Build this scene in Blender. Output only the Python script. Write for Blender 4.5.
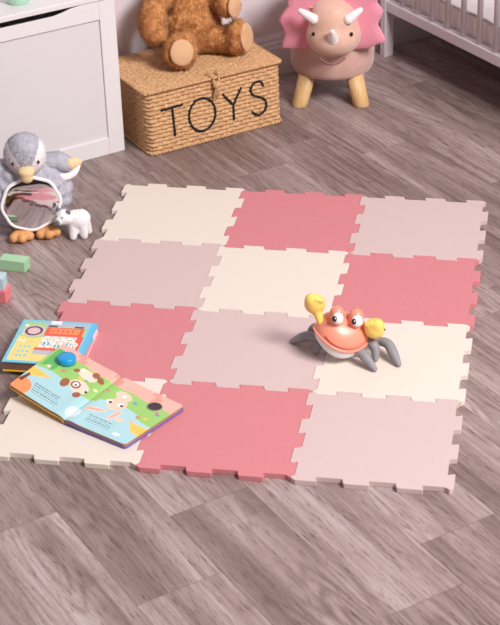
import bpy, bmesh, math, random
from mathutils import Vector, Matrix, Euler, noise
random.seed(7)
R = math.radians
PI = math.pi
C = bpy.context.scene.collection
for o in list(bpy.data.objects):
    bpy.data.objects.remove(o)

# ---------------------------------------------------------------- camera
cam_data = bpy.data.cameras.new('camera')
cam = bpy.data.objects.new('camera', cam_data)
C.objects.link(cam)
cam.location = (1.05662, -3.87247, 1.93888)
cam.matrix_world = Matrix.Translation(cam.location) @ Matrix.Rotation(R(10.956), 4, 'Z') @ Matrix.Rotation(R(59.880), 4, 'X') @ Matrix.Rotation(R(-1.8837), 4, 'Z')
cam_data.sensor_fit = 'VERTICAL'
cam_data.sensor_height = 36.0
cam_data.lens = 1721.08 / 625 * 36.0
cam_data.dof.use_dof = True
cam_data.dof.focus_distance = 3.95
cam_data.dof.aperture_fstop = 9.0
cam_data.clip_end = 50
bpy.context.scene.camera = cam

# ---------------------------------------------------------------- light
world = bpy.data.worlds.new('world')
bpy.context.scene.world = world
world.use_nodes = True
bgn = world.node_tree.nodes['Background']
# pale room light: bright above (ceiling), dim towards the horizon
wt = world.node_tree
w_tc = wt.nodes.new('ShaderNodeTexCoord'); w_sp = wt.nodes.new('ShaderNodeSeparateXYZ')
wt.links.new(w_tc.outputs['Generated'], w_sp.inputs[0])
w_mr = wt.nodes.new('ShaderNodeMapRange'); w_mr.interpolation_type = 'SMOOTHSTEP'
w_mr.inputs['From Min'].default_value = 0.0; w_mr.inputs['From Max'].default_value = 0.65
w_mr.inputs['To Min'].default_value = 0.03; w_mr.inputs['To Max'].default_value = 0.48
wt.links.new(w_sp.outputs['Z'], w_mr.inputs['Value'])
bgn.inputs['Color'].default_value = (1.0, 0.955, 0.965, 1)
wt.links.new(w_mr.outputs['Result'], bgn.inputs['Strength'])

def area(name, loc, target, size, power, color=(1, 1, 1)):
    d = bpy.data.lights.new(name, 'AREA')
    d.shape = 'RECTANGLE'; d.size, d.size_y = size
    d.energy = power; d.color = color
    o = bpy.data.objects.new(name, d); C.objects.link(o)
    o.location = loc
    o.rotation_euler = (Vector(target) - Vector(loc)).to_track_quat('-Z', 'Y').to_euler()
    return o
area('window_daylight', (3.45, -2.75, 3.75), (0.3, -0.3, 0), (1.7, 1.4), 480, (1, 0.965, 0.95))

sc = bpy.context.scene
sc.view_settings.view_transform = 'Standard'
sc.view_settings.look = 'None'
sc.view_settings.gamma = 1
sc.view_settings.use_curve_mapping = False
sc.view_settings.exposure = -0.53

# ---------------------------------------------------------------- materials
def lin(c):
    return tuple(((v / 255) / 12.92 if v / 255 <= 0.04045 else ((v / 255 + 0.055) / 1.055) ** 2.4) for v in c) + (1,)

def mat(name, rgb, rough=0.6, var=0.0, vscale=20, bump=0.0, bscale=200, metallic=0, spec=0.5, sheen=0.0, rgb2=None, subsurf=0, coord='Object', stretch=None, bdist=0.002):
    m = bpy.data.materials.new(name); m.use_nodes = True
    nt = m.node_tree; b = nt.nodes['Principled BSDF']
    b.inputs['Base Color'].default_value = lin(rgb)
    b.inputs['Roughness'].default_value = rough
    b.inputs['Metallic'].default_value = metallic
    b.inputs['Specular IOR Level'].default_value = spec
    if sheen:
        b.inputs['Sheen Weight'].default_value = sheen
    if subsurf:
        b.inputs['Subsurface Weight'].default_value = subsurf
        b.inputs['Subsurface Scale'].default_value = 0.01
    tc = nt.nodes.new('ShaderNodeTexCoord')
    src = tc.outputs[coord]
    if stretch:
        mp = nt.nodes.new('ShaderNodeMapping'); mp.inputs['Scale'].default_value = stretch
        nt.links.new(src, mp.inputs['Vector']); src = mp.outputs['Vector']
    if var or rgb2:
        n = nt.nodes.new('ShaderNodeTexNoise'); n.inputs['Scale'].default_value = vscale; n.inputs['Detail'].default_value = 4
        nt.links.new(src, n.inputs['Vector'])
        mx = nt.nodes.new('ShaderNodeMix'); mx.data_type = 'RGBA'
        c2 = rgb2 if rgb2 else tuple(v * (1 - var) for v in rgb)
        mx.inputs['A'].default_value = lin(c2); mx.inputs['B'].default_value = lin(rgb)
        rp = nt.nodes.new('ShaderNodeMapRange'); rp.inputs['From Min'].default_value = 0.35; rp.inputs['From Max'].default_value = 0.65
        nt.links.new(n.outputs['Fac'], rp.inputs['Value']); nt.links.new(rp.outputs['Result'], mx.inputs['Factor'])
        nt.links.new(mx.outputs['Result'], b.inputs['Base Color'])
    if bump:
        n = nt.nodes.new('ShaderNodeTexNoise'); n.inputs['Scale'].default_value = bscale; n.inputs['Detail'].default_value = 3
        nt.links.new(src, n.inputs['Vector'])
        bp = nt.nodes.new('ShaderNodeBump'); bp.inputs['Strength'].default_value = bump; bp.inputs['Distance'].default_value = bdist
        nt.links.new(n.outputs['Fac'], bp.inputs['Height']); nt.links.new(bp.outputs['Normal'], b.inputs['Normal'])
    return m

def foam_mat(name, rgb, tex=0.35):
    m = bpy.data.materials.new(name); m.use_nodes = True
    nt = m.node_tree; b = nt.nodes['Principled BSDF']; L = nt.links
    b.inputs['Base Color'].default_value = lin(rgb)
    b.inputs['Roughness'].default_value = 0.62
    b.inputs['Specular IOR Level'].default_value = 0.35
    tc = nt.nodes.new('ShaderNodeTexCoord')
    sp = nt.nodes.new('ShaderNodeSeparateXYZ'); L.new(tc.outputs['Object'], sp.inputs[0])
    def mth(op, a, bb=None):
        n = nt.nodes.new('ShaderNodeMath'); n.operation = op
        for i, v in enumerate((a, bb)):
            if v is None: continue
            if isinstance(v, (int, float)): n.inputs[i].default_value = v
            else: L.new(v, n.inputs[i])
        return n.outputs[0]
    k = 2 * PI / 0.0062
    a = mth('SINE', mth('MULTIPLY', mth('ADD', sp.outputs['X'], mth('MULTIPLY', sp.outputs['Y'], 0.6)), k))
    c = mth('SINE', mth('MULTIPLY', mth('SUBTRACT', sp.outputs['X'], mth('MULTIPLY', sp.outputs['Y'], 0.6)), k))
    h = mth('MULTIPLY', a, c)
    bp = nt.nodes.new('ShaderNodeBump'); bp.inputs['Strength'].default_value = tex; bp.inputs['Distance'].default_value = 0.0012
    L.new(h, bp.inputs['Height']); L.new(bp.outputs['Normal'], b.inputs['Normal'])
    return m

M = {}
M['cream'] = foam_mat('foam_cream', (230, 217, 206), 0.12)
M['rose'] = foam_mat('foam_rose', (218, 136, 142), 0.5)
M['pale'] = foam_mat('foam_pale_pink', (211, 187, 185), 0.15)
M['wall'] = mat('wall_paint', (224, 213, 217), 0.85, bump=0.05, bscale=300)
M['trim'] = mat('baseboard_paint', (220, 210, 214), 0.5)
M['white'] = mat('white_paint', (233, 227, 229), 0.38)
M['white_panel'] = mat('white_panel', (223, 217, 220), 0.42)
M['crib'] = mat('crib_paint', (226, 214, 220), 0.45)
M['mattress'] = mat('mattress_ticking', (250, 238, 236), 0.9, rgb2=(236, 218, 214), vscale=30, stretch=(6, 6, 0.4))
M['sheet'] = mat('cot_sheet', (242, 234, 234), 0.9, bump=0.3, bscale=25, bdist=0.01)
M['mint'] = mat('mint_glaze', (188, 232, 206), 0.25)
M['wicker'] = mat('wicker_rope', (228, 184, 138), 0.75, rgb2=(190, 140, 94), vscale=160, bump=0.4, bscale=500)
M['yarn'] = mat('black_yarn', (28, 26, 30), 0.9, bump=0.4, bscale=600)
M['fur'] = mat('bear_fur', (222, 160, 102), 0.9, rgb2=(190, 122, 66), vscale=45, bump=0.6, bscale=350, sheen=0.1)
M['pad'] = mat('bear_pad_suede', (224, 178, 138), 0.9, var=0.06, bump=0.2, bscale=500)
M['nosebrown'] = mat('nose_thread', (60, 36, 26), 0.6)
M['black'] = mat('black_plastic', (14, 14, 18), 0.15)
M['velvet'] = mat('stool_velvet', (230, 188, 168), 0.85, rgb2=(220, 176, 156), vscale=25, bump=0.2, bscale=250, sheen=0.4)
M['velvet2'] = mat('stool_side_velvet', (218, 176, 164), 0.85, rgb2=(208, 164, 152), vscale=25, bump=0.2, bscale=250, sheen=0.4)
M['frill'] = mat('pink_felt', (238, 152, 172), 0.9, bump=0.3, bscale=300, sheen=0.3)
M['horn'] = mat('white_plush', (250, 242, 242), 0.9, bump=0.5, bscale=500, sheen=0.2)
M['legwood'] = mat('pale_beech', (236, 196, 140), 0.5, rgb2=(222, 178, 122), vscale=30, stretch=(8, 8, 0.6))
M['grey_fur'] = mat('grey_plush', (198, 195, 206), 0.95, rgb2=(180, 177, 191), vscale=60, bump=0.6, bscale=350, sheen=0.3)
M['white_fur'] = mat('white_plush_fur', (250, 243, 245), 0.95, bump=0.4, bscale=350, sheen=0.2)
M['cream_yel'] = mat('cream_yellow_plush', (240, 210, 164), 0.9, bump=0.4, bscale=350)
M['orange'] = mat('orange_plush', (236, 178, 122), 0.9, rgb2=(222, 156, 96), vscale=70, bump=0.5, bscale=300)
M['mirror'] = mat('mirror_foil', (236, 232, 234), 0.04, metallic=1)
M['toywhite'] = mat('toy_bear_white', (248, 244, 246), 0.55, bump=0.7, bscale=220)
M['toygrey'] = mat('toy_bear_grey', (128, 126, 134), 0.6)
M['green_blk'] = mat('painted_green_wood', (172, 216, 172), 0.5)
M['blue_blk'] = mat('painted_blue_wood', (190, 218, 226), 0.5)
M['pink_blk'] = mat('painted_pink_wood', (236, 132, 140), 0.5)
M['coral'] = mat('coral_plastic', (242, 152, 128), 0.32)
M['crabwhite'] = mat('crab_white', (240, 236, 242), 0.35)
M['yellow'] = mat('yellow_silicone', (250, 216, 112), 0.4)
M['legrey'] = mat('grey_silicone', (146, 143, 147), 0.6)
M['eyewhite'] = mat('eye_white', (250, 250, 250), 0.15)

# ---------------------------------------------------------------- geometry helpers
def new_bm(): return bmesh.new()

def add_geo(bm, verts, faces, mi=0):
    vs = [bm.verts.new(v) for v in verts]
    out = []
    for f in faces:
        try:
            nf = bm.faces.new([vs[i] for i in f]); nf.material_index = mi; out.append(nf)
        except ValueError: pass
    return vs, out

def box(bm, x0, x1, y0, y1, z0, z1, mi=0):
    v = [(x0,y0,z0),(x1,y0,z0),(x1,y1,z0),(x0,y1,z0),(x0,y0,z1),(x1,y0,z1),(x1,y1,z1),(x0,y1,z1)]
    f = [(0,3,2,1),(4,5,6,7),(0,1,5,4),(1,2,6,5),(2,3,7,6),(3,0,4,7)]
    return add_geo(bm, v, f, mi)

def prism(bm, pts, z0, z1, mi=0, ax='z'):
    n = len(pts)
    def P(p, z):
        return (p[0], p[1], z) if ax == 'z' else (p[0], z, p[1])
    v = [P(p, z0) for p in pts] + [P(p, z1) for p in pts]
    f = [tuple(range(n)), tuple(range(n, 2 * n))] + [(i, (i + 1) % n, n + (i + 1) % n, n + i) for i in range(n)]
    return add_geo(bm, v, f, mi)

def ellipsoid(bm, c, r, rot=None, seg=24, rings=14, mi=0):
    if isinstance(r, (int, float)): r = (r, r, r)
    mt = (rot if isinstance(rot, Matrix) else Euler(rot).to_matrix()) if rot is not None else Matrix.Identity(3)
    verts = []; faces = []
    c = Vector(c)
    verts.append(c + mt @ Vector((0, 0, r[2])))
    for i in range(1, rings):
        a = PI * i / rings
        for j in range(seg):
            b = 2 * PI * j / seg
            verts.append(c + mt @ Vector((r[0] * math.sin(a) * math.cos(b), r[1] * math.sin(a) * math.sin(b), r[2] * math.cos(a))))
    verts.append(c + mt @ Vector((0, 0, -r[2])))
    for j in range(seg):
        faces.append((0, 1 + j, 1 + (j + 1) % seg))
        for i in range(rings - 2):
            a = 1 + i * seg
            faces.append((a + j, a + seg + j, a + seg + (j + 1) % seg, a + (j + 1) % seg))
        a = 1 + (rings - 2) * seg
        faces.append((a + j, len(verts) - 1, a + (j + 1) % seg))
    return add_geo(bm, verts, faces, mi)

def smooth_path(pts, n=6):
    P = [Vector(p) for p in pts]
    if len(P) < 3: return P
    out = []
    for i in range(len(P) - 1):
        p0 = P[max(i - 1, 0)]; p1 = P[i]; p2 = P[i + 1]; p3 = P[min(i + 2, len(P) - 1)]
        for k in range(n):
            t = k / n
            out.append(0.5 * ((2 * p1) + (-p0 + p2) * t + (2 * p0 - 5 * p1 + 4 * p2 - p3) * t * t + (-p0 + 3 * p1 - 3 * p2 + p3) * t ** 3))
    out.append(P[-1])
    return out

def tube(bm, pts, radii, seg=12, mi=0, closed=False, flat=1.0, cap=True):
    P = [Vector(p) for p in pts]; n = len(P)
    if isinstance(radii, (int, float)): radii = [radii] * n
    if len(radii) != n:
        rr = []
        for i in range(n):
            t = i / (n - 1) * (len(radii) - 1); k = min(int(t), len(radii) - 2); rr.append(radii[k] + (radii[k + 1] - radii[k]) * (t - k))
        radii = rr
    verts = []; faces = []
    up = Vector((0, 0, 1))
    prev = None
    for i in range(n):
        if closed: d = P[(i + 1) % n] - P[(i - 1) % n]
        else: d = P[min(i + 1, n - 1)] - P[max(i - 1, 0)]
        d.normalize()
        if prev is None:
            a = d.cross(up)
            if a.length < 1e-3: a = d.cross(Vector((1, 0, 0)))
        else:
            a = prev - d * prev.dot(d)
        a.normalize(); prev = a
        b = d.cross(a)
        for j in range(seg):
            t = 2 * PI * j / seg
            verts.append(P[i] + (a * math.cos(t) + b * math.sin(t) * flat) * radii[i])
    m = n if closed else n - 1
    for i in range(m):
        for j in range(seg):
            k = (i + 1) % n
            faces.append((i * seg + j, i * seg + (j + 1) % seg, k * seg + (j + 1) % seg, k * seg + j))
    if not closed and cap:
        faces.append(tuple(range(seg))[::-1]); faces.append(tuple((n - 1) * seg + j for j in range(seg)))
    r = add_geo(bm, verts, faces, mi)
    return r

def limb(bm, pts, radii, seg=14, mi=0, flat=1.0):
    """rounded-end tube"""
    P = smooth_path(pts, 8) if len(pts) > 2 else [Vector(pts[0]).lerp(Vector(pts[1]), t / 8) for t in range(9)]
    n = len(P); rr = []
    for i in range(n):
        t = i / (n - 1) * (len(radii) - 1); k = min(int(t), len(radii) - 2); rr.append(radii[k] + (radii[k + 1] - radii[k]) * (t - k))
    d0 = (P[0] - P[1]).normalized(); d1 = (P[-1] - P[-2]).normalized()
    pre = []; prr = []
    for a in (80, 60, 40, 20):
        pre.append(P[0] + d0 * rr[0] * math.sin(R(a))); prr.append(rr[0] * math.cos(R(a)))
    post = []; por = []
    for a in (20, 40, 60, 80):
        post.append(P[-1] + d1 * rr[-1] * math.sin(R(a))); por.append(rr[-1] * math.cos(R(a)))
    return tube(bm, pre + P + post, prr + rr + por, seg, mi, flat=flat)

def lathe(bm, prof, seg=32, c=(0, 0, 0), mi=0, mt=None):
    verts = []; faces = []; n = len(prof); c = Vector(c)
    for (r, z) in prof:
        for j in range(seg):
            t = 2 * PI * j / seg
            v = Vector((r * math.cos(t), r * math.sin(t), z))
            if mt: v = mt @ v
            verts.append(c + v)
    for i in range(n - 1):
        for j in range(seg):
            faces.append((i * seg + j, i * seg + (j + 1) % seg, (i + 1) * seg + (j + 1) % seg, (i + 1) * seg + j))
    faces.append(tuple(range(seg))[::-1]); faces.append(tuple((n - 1) * seg + j for j in range(seg)))
    return add_geo(bm, verts, faces, mi)

def obj(name, bm, m, parent=None, smooth=True, bevel=0, off=None, fix=True, bseg=2, shade_angle=None, kind=None):
    if fix: bmesh.ops.recalc_face_normals(bm, faces=bm.faces[:])
    if off: bmesh.ops.translate(bm, verts=bm.verts[:], vec=[-a for a in off])
    me = bpy.data.meshes.new(name)
    bm.to_mesh(me); bm.free()
    o = bpy.data.objects.new(name, me); C.objects.link(o)
    for x in (m if isinstance(m, (list, tuple)) else [m]): me.materials.append(x)
    if smooth:
        for p in me.polygons: p.use_smooth = True
    if bevel:
        md = o.modifiers.new('bevel', 'BEVEL'); md.width = bevel; md.segments = bseg; md.limit_method = 'ANGLE'; md.angle_limit = R(35)
        md.harden_normals = False
        wn = o.modifiers.new('wn', 'WEIGHTED_NORMAL'); wn.keep_sharp = True
    if parent: o.parent = parent
    if kind: o['kind'] = kind
    return o

def tag(o, label, cat, group=None):
    o['label'] = label; o['category'] = cat
    if group: o['group'] = group
    return o

def thing(name, label, cat, loc=(0, 0, 0), rz=0, group=None):
    o = bpy.data.objects.new(name, None); C.objects.link(o)
    o.empty_display_size = 0.02
    o.location = loc; o.rotation_euler = (0, 0, rz)
    return tag(o, label, cat, group)

TH = R(41)
def W(u, v, z=0):
    """room frame (along wall, towards wall, up) to world"""
    return Vector((u * math.cos(TH) - v * math.sin(TH), u * math.sin(TH) + v * math.cos(TH), z))

def organic(fn, voxel=0.004, smooth=4):
    """union of shapes as one continuous skin"""
    bm = new_bm(); fn(bm)
    bmesh.ops.recalc_face_normals(bm, faces=bm.faces[:])
    me = bpy.data.meshes.new('tmp'); bm.to_mesh(me); bm.free()
    o = bpy.data.objects.new('tmp', me); C.objects.link(o)
    md = o.modifiers.new('r', 'REMESH'); md.mode = 'VOXEL'; md.voxel_size = voxel
    dg = bpy.context.evaluated_depsgraph_get(); dg.update()
    ev = o.evaluated_get(dg); me2 = bpy.data.meshes.new_from_object(ev)
    bm = new_bm(); bm.from_mesh(me2)
    for _ in range(smooth):
        bmesh.ops.smooth_vert(bm, verts=bm.verts[:], factor=0.5, use_axis_x=True, use_axis_y=True, use_axis_z=True)
    bpy.data.objects.remove(o); bpy.data.meshes.remove(me); bpy.data.meshes.remove(me2)
    bm.normal_update()
    return bm

def furry(bm, n, length, width, jitter=0.6, down=0.3, curl=0.5):
    """short pile tufts grown on the skin, in the same mesh"""
    fs = bm.faces[:]
    areas = [f.calc_area() for f in fs]
    picks = random.choices(range(len(fs)), weights=areas, k=n)
    new = []
    for i in picks:
        f = fs[i]; nr = f.normal.copy()
        vs = [v.co for v in f.verts]
        w = [random.random() for _ in vs]; s = sum(w)
        p = sum((v * (a / s) for v, a in zip(vs, w)), Vector())
        d = (nr + Vector((random.uniform(-1, 1), random.uniform(-1, 1), random.uniform(-1, 1))) * jitter + Vector((0, 0, -down))).normalized()
        if d.dot(nr) < 0.1: d = (d + nr).normalized()
        l = length * random.uniform(0.6, 1.25)
        side = d.cross(nr)
        if side.length < 1e-3: side = d.orthogonal()
        side.normalize(); side *= width * 0.5
        mid = p + d * l * 0.55
        tip = p + (d * (1 - curl * 0.4) + Vector((random.uniform(-1, 1), random.uniform(-1, 1), random.uniform(-1, 0.6))) * curl * 0.5).normalized() * l
        third = nr.cross(side.normalized()) * width * 0.5
        new.append((p - side - nr * 0.001, p + side - nr * 0.001, p + third - nr * 0.001, mid, tip, f.material_index))
    for a, b, c, mid, tip, mi in new:
        va = bm.verts.new(a); vb = bm.verts.new(b); vc = bm.verts.new(c); vt = bm.verts.new(tip)
        for tri in ((va, vb, vt), (vb, vc, vt), (vc, va, vt)):
            nf = bm.faces.new(tri); nf.material_index = mi
    return bm

# ---------------------------------------------------------------- setting: floor, wall, baseboard
def make_floor():
    m = bpy.data.materials.new('wood_plank_vinyl'); m.use_nodes = True
    nt = m.node_tree; L = nt.links; b = nt.nodes['Principled BSDF']
    N = nt.nodes.new
    uv = N('ShaderNodeUVMap'); uv.uv_map = 'plank'
    tone = N('ShaderNodeAttribute'); tone.attribute_name = 'tone'
    sep = N('ShaderNodeSeparateXYZ'); L.new(uv.outputs['UV'], sep.inputs[0])
    def mth(op, a, bb=None, c=None):
        n = N('ShaderNodeMath'); n.operation = op
        for i, v in enumerate((a, bb, c)):
            if v is None: continue
            if isinstance(v, (int, float)): n.inputs[i].default_value = v
            else: L.new(v, n.inputs[i])
        return n.outputs[0]
    tx = mth('MULTIPLY', tone.outputs['Fac'], 37.0)
    def nz(sx, sy, scale, detail, rough=0.6, dist=0.0):
        cb = N('ShaderNodeCombineXYZ')
        L.new(mth('MULTIPLY', sep.outputs['X'], sx), cb.inputs[0])
        L.new(mth('MULTIPLY', sep.outputs['Y'], sy), cb.inputs[1])
        L.new(tx, cb.inputs[2])
        n = N('ShaderNodeTexNoise'); n.inputs['Scale'].default_value = scale; n.inputs['Detail'].default_value = detail
        n.inputs['Roughness'].default_value = rough; n.inputs['Distortion'].default_value = dist
        L.new(cb.outputs[0], n.inputs['Vector'])
        return n.outputs['Fac'], cb.outputs[0]
    broad, _ = nz(1, 0.09, 13, 3, 0.55, 0.5)        # soft bands along the plank
    fine, _ = nz(1, 0.020, 110, 5, 0.70)            # fibre streaks
    pore, _ = nz(1, 0.060, 420, 2, 0.6)             # short dark pores
    cloud, _ = nz(1, 0.5, 5, 2)
    warp, _ = nz(1, 0.15, 7, 2.5, 0.5)              # growth ring field
    ring = mth('SINE', mth('ADD', mth('MULTIPLY', sep.outputs['X'], 190.0), mth('MULTIPLY', warp, 120.0)))
    ring = mth('POWER', mth('MULTIPLY', mth('ADD', ring, 1.0), 0.5), 2.0)
    mask = mth('MINIMUM', mth('MAXIMUM', mth('MULTIPLY', mth('SUBTRACT', cloud, 0.38), 4.0), 0.12), 1.0)
    ringm = mth('MULTIPLY', mth('MULTIPLY', mth('SUBTRACT', 0.35, ring), 0.20), mask)
    crack = mth('MULTIPLY', mth('MINIMUM', mth('SUBTRACT', pore, 0.43), 0.0), 3.2)
    f = mth('ADD', mth('MULTIPLY', mth('SUBTRACT', broad, 0.5), 1.05), mth('MULTIPLY', mth('SUBTRACT', fine, 0.5), 0.72))
    f = mth('ADD', f, crack)
    f = mth('ADD', f, ringm)
    f = mth('ADD', f, mth('MULTIPLY', mth('SUBTRACT', tone.outputs['Fac'], 0.5), 0.14))
    f = mth('ADD', f, 0.42)
    cr = N('ShaderNodeValToRGB'); L.new(f, cr.inputs[0])
    e = cr.color_ramp.elements
    e[0].position = 0.0; e[0].color = lin((98, 78, 74))
    e[1].position = 1.0; e[1].color = lin((214, 198, 197))
    for p, c in ((0.3, (134, 113, 109)), (0.5, (160, 139, 136)), (0.72, (185, 167, 167))):
        x = e.new(p); x.color = lin(c)
    # seams
    ed = mth('MINIMUM', sep.outputs['X'], mth('SUBTRACT', 0.171, sep.outputs['X']))
    seam = mth('LESS_THAN', ed, 0.0007)
    at = N('ShaderNodeAttribute'); at.attribute_name = 'plen'
    ed2 = mth('MINIMUM', sep.outputs['Y'], mth('SUBTRACT', at.outputs['Fac'], sep.outputs['Y']))
    seam = mth('MAXIMUM', seam, mth('LESS_THAN', ed2, 0.0007))
    mx = N('ShaderNodeMix'); mx.data_type = 'RGBA'
    L.new(mth('MULTIPLY', seam, 0.45), mx.inputs['Factor']); L.new(cr.outputs[0], mx.inputs['A']); mx.inputs['B'].default_value = lin((70, 55, 54))
    L.new(mx.outputs['Result'], b.inputs['Base Color'])
    rr = mth('ADD', 0.34, mth('MULTIPLY', fine, 0.22)); L.new(rr, b.inputs['Roughness'])
    b.inputs['Specular IOR Level'].default_value = 0.45
    bp = N('ShaderNodeBump'); bp.inputs['Strength'].default_value = 0.25; bp.inputs['Distance'].default_value = 0.001
    L.new(mth('SUBTRACT', mth('ADD', fine, mth('MULTIPLY', pore, 0.6)), seam), bp.inputs['Height']); L.new(bp.outputs['Normal'], b.inputs['Normal'])
    bm = new_bm()
    uvl = bm.loops.layers.uv.new('plank')
    tl = bm.faces.layers.float.new('tone'); pl = bm.faces.layers.float.new('plen')
    w = 0.171; Ln = 0.92
    joints = {0: -1.29, 1: -1.744, 7: -0.17, 3: 0.055, -2: -1.16}
    rnd = random.Random(11)
    v_lo, v_hi = -3.2, 0.434
    for i in range(-9, 18):
        u0 = -0.586 + i * w
        j = joints.get(i, rnd.uniform(0, Ln))
        k0 = math.floor((v_lo - j) / Ln)
        v = j + k0 * Ln
        while v < v_hi:
            a = max(v, v_lo); c = min(v + Ln, v_hi)
            if c > a:
                vs = [bm.verts.new(W(u0, a)), bm.verts.new(W(u0 + w, a)), bm.verts.new(W(u0 + w, c)), bm.verts.new(W(u0, c))]
                f = bm.faces.new(vs)
                for lp, (x, y) in zip(f.loops, ((0, a - v), (w, a - v), (w, c - v), (0, c - v))): lp[uvl].uv = (x, y)
                f[tl] = rnd.random(); f[pl] = Ln
            v += Ln
    bmesh.ops.remove_doubles(bm, verts=bm.verts[:], dist=0.0001)
    # a slab below keeps the floor solid
    o = obj('floor', bm, m, smooth=False, fix=False, kind='structure')
    for p in o.data.polygons: pass
    return o
make_floor()

bm = new_bm(); box(bm, -1.6, 2.6, 0, 0.10, -0.02, 2.4)
w = obj('wall_back', bm, M['wall'], smooth=False, kind='structure'); w.location = W(0, 0.434); w.rotation_euler = (0, 0, TH)
bm = new_bm()
prof = [(0, 0), (-0.016, 0), (-0.016, 0.086), (-0.013, 0.092), (-0.0125, 0.100), (-0.008, 0.106), (-0.0075, 0.114), (-0.003, 0.122), (0, 0.127)]
n = len(prof)
add_geo(bm, [(-1.6, p[0], p[1]) for p in prof] + [(2.6, p[0], p[1]) for p in prof], [tuple(range(n)), tuple(range(n, 2 * n))] + [(i, (i + 1) % n, n + (i + 1) % n, n + i) for i in range(n)])
o = obj('baseboard_back', bm, M['trim'], smooth=False, kind='structure'); o.location = W(0, 0.434); o.rotation_euler = (0, 0, TH)

# ---------------------------------------------------------------- foam tiles
T = 0.305
def tile_outline(g=0.00035, d=0.0150, dove=0.0022, c=0.010):
    u = T / 6; side = []
    def off(k): return (d / 2) if k % 2 == 0 else (-d / 2)
    pts = [(0, 0), (c, off(0))]
    for k in range(1, 6):
        x = k * u
        a, b_ = off(k - 1), off(k)
        # tabs widen outwards, notches inward
        s = dove if a > 0 else -dove
        pts.append((x + s, a)); pts.append((x - s, b_))
    pts.append((T - c, off(5)))
    out = []
    for q in range(4):
        for (x, y) in pts:
            if q == 0: p = (x, -y)
            elif q == 1: p = (T + y, x)
            elif q == 2: p = (T - x, T + y)
            else: p = (-y, T - x)
            out.append(Vector((p[0] - T / 2, p[1] - T / 2)))
    # inset slightly
    n = len(out); res = []
    for i in range(n):
        p0, p1, p2 = out[i - 1], out[i], out[(i + 1) % n]
        e1 = (p1 - p0).normalized(); e2 = (p2 - p1).normalized()
        n1 = Vector((-e1.y, e1.x)); n2 = Vector((-e2.y, e2.x))
        b_ = n1 + n2
        b_ = b_ / max(b_.dot(n1), 0.3) if b_.length > 1e-6 else n1
        res.append(p1 + b_ * g)
    return res
outl = tile_outline()
def round_poly(pts, r=0.0018):
    out = []; n = len(pts)
    for i in range(n):
        p0, p1, p2 = pts[i - 1], pts[i], pts[(i + 1) % n]
        a = (p0 - p1); b_ = (p2 - p1)
        ra = min(r, a.length * 0.4, b_.length * 0.4)
        s = p1 + a.normalized() * ra; e = p1 + b_.normalized() * ra
        for t in (0, 0.5, 1):
            out.append(s * (1 - t) ** 2 + p1 * 2 * t * (1 - t) + e * t * t)
    return out
outr = round_poly(outl)
tile_mesh = {}
names = ['cream', 'rose', 'pale']
colour_word = {'cream': 'cream', 'rose': 'deep rose pink', 'pale': 'pale pink'}
where = {
 (0, 0): 'at the back left corner of the mat', (1, 0): 'in the middle of the back row', (2, 0): 'at the back right corner of the mat',
 (0, 1): 'on the left edge, beside the white toy bear', (1, 1): 'in the middle of the second row from the back', (2, 1): 'on the right edge, second row from the back',
 (0, 2): 'on the left edge, under the closed board book', (1, 2): 'under the left legs of the toy crab', (2, 2): 'under the right legs of the toy crab',
 (0, 3): 'at the front left corner, under the open book', (1, 3): 'in the front row, right of the open book', (2, 3): 'at the front right corner of the mat'}
for cidx in range(3):
    for r in range(4):
        key = names[(cidx - r) % 3]
        if key not in tile_mesh:
            bm = new_bm(); prism(bm, [(p.x, p.y) for p in outr], 0, 0.0118)
            t = obj('foam_tile', bm, M[key], smooth=False, bevel=0.0008)
            tile_mesh[key] = t
        else:
            t = tile_mesh[key].copy(); C.objects.link(t)
        t.location = ((cidx + 0.5) * T, -(r + 0.5) * T, 0.0002)
        t.rotation_euler = (0, 0, 0)
        tag(t, '%s foam puzzle tile %s' % (colour_word[key], where[(cidx, r)]), 'play mat tile', 'interlocking foam tiles of the play mat')

# ---------------------------------------------------------------- toy chest (room frame)
u0, v0 = -0.30, 0.32
ch = thing('toy_chest', 'white wooden toy chest with framed front panel and lid against the wall', 'toy chest', W(u0, v0), TH)
OF = (u0, v0, 0)
UL, UR, VF, VB = -0.72, 0.099, 0.2125, 0.413
bm = new_bm()
st = 0.045
box(bm, UR - st, UR, VF, VF + 0.018, 0, 0.4285)
box(bm, UL, UL + st, VF, VF + 0.018, 0, 0.4285)
box(bm, UL + st, UR - st, VF, VF + 0.018, 0, 0.047)
top = [(UL + st, 0.379), (UR - st, 0.379), (UR - st, 0.4285)]
a0, a1 = 0.004, -0.625
top.append((a0, 0.4285))
for k in range(1, 24):
    t = k / 24; x = a0 + (a1 - a0) * t
    e = min(1, min(t, 1 - t) / 0.13); e = e * e * (3 - 2 * e)
    top.append((x, 0.4285 - 0.0135 * e))
top += [(a1, 0.4285), (UL + st, 0.4285)]
prism(bm, top, VF, VF + 0.0065, ax='y')
obj('front_frame', bm, M['white'], ch, smooth=False, bevel=0.0012, off=OF)
bm = new_bm(); box(bm, UL + st - 0.004, UR - st + 0.004, VF + 0.006, VF + 0.014, 0.043, 0.383)
obj('front_panel', bm, M['white_panel'], ch, smooth=False, off=OF)
for x0, x1 in ((UL, UL + 0.018), (UR - 0.018, UR)):
    bm = new_bm(); box(bm, x0, x1, VF + 0.0185, VB, 0, 0.4285); obj('side_panel', bm, M['white'], ch, smooth=False, bevel=0.001, off=OF)
bm = new_bm(); box(bm, UL + 0.0185, UR - 0.0185, VB - 0.012, VB, 0.02, 0.4285); obj('back_panel', bm, M['white'], ch, smooth=False, off=OF)
bm = new_bm(); box(bm, UL + 0.0185, UR - 0.0185, VF + 0.0185, VB - 0.0125, 0.02, 0.032); obj('bottom_panel', bm, M['white'], ch, smooth=False, off=OF)
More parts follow.
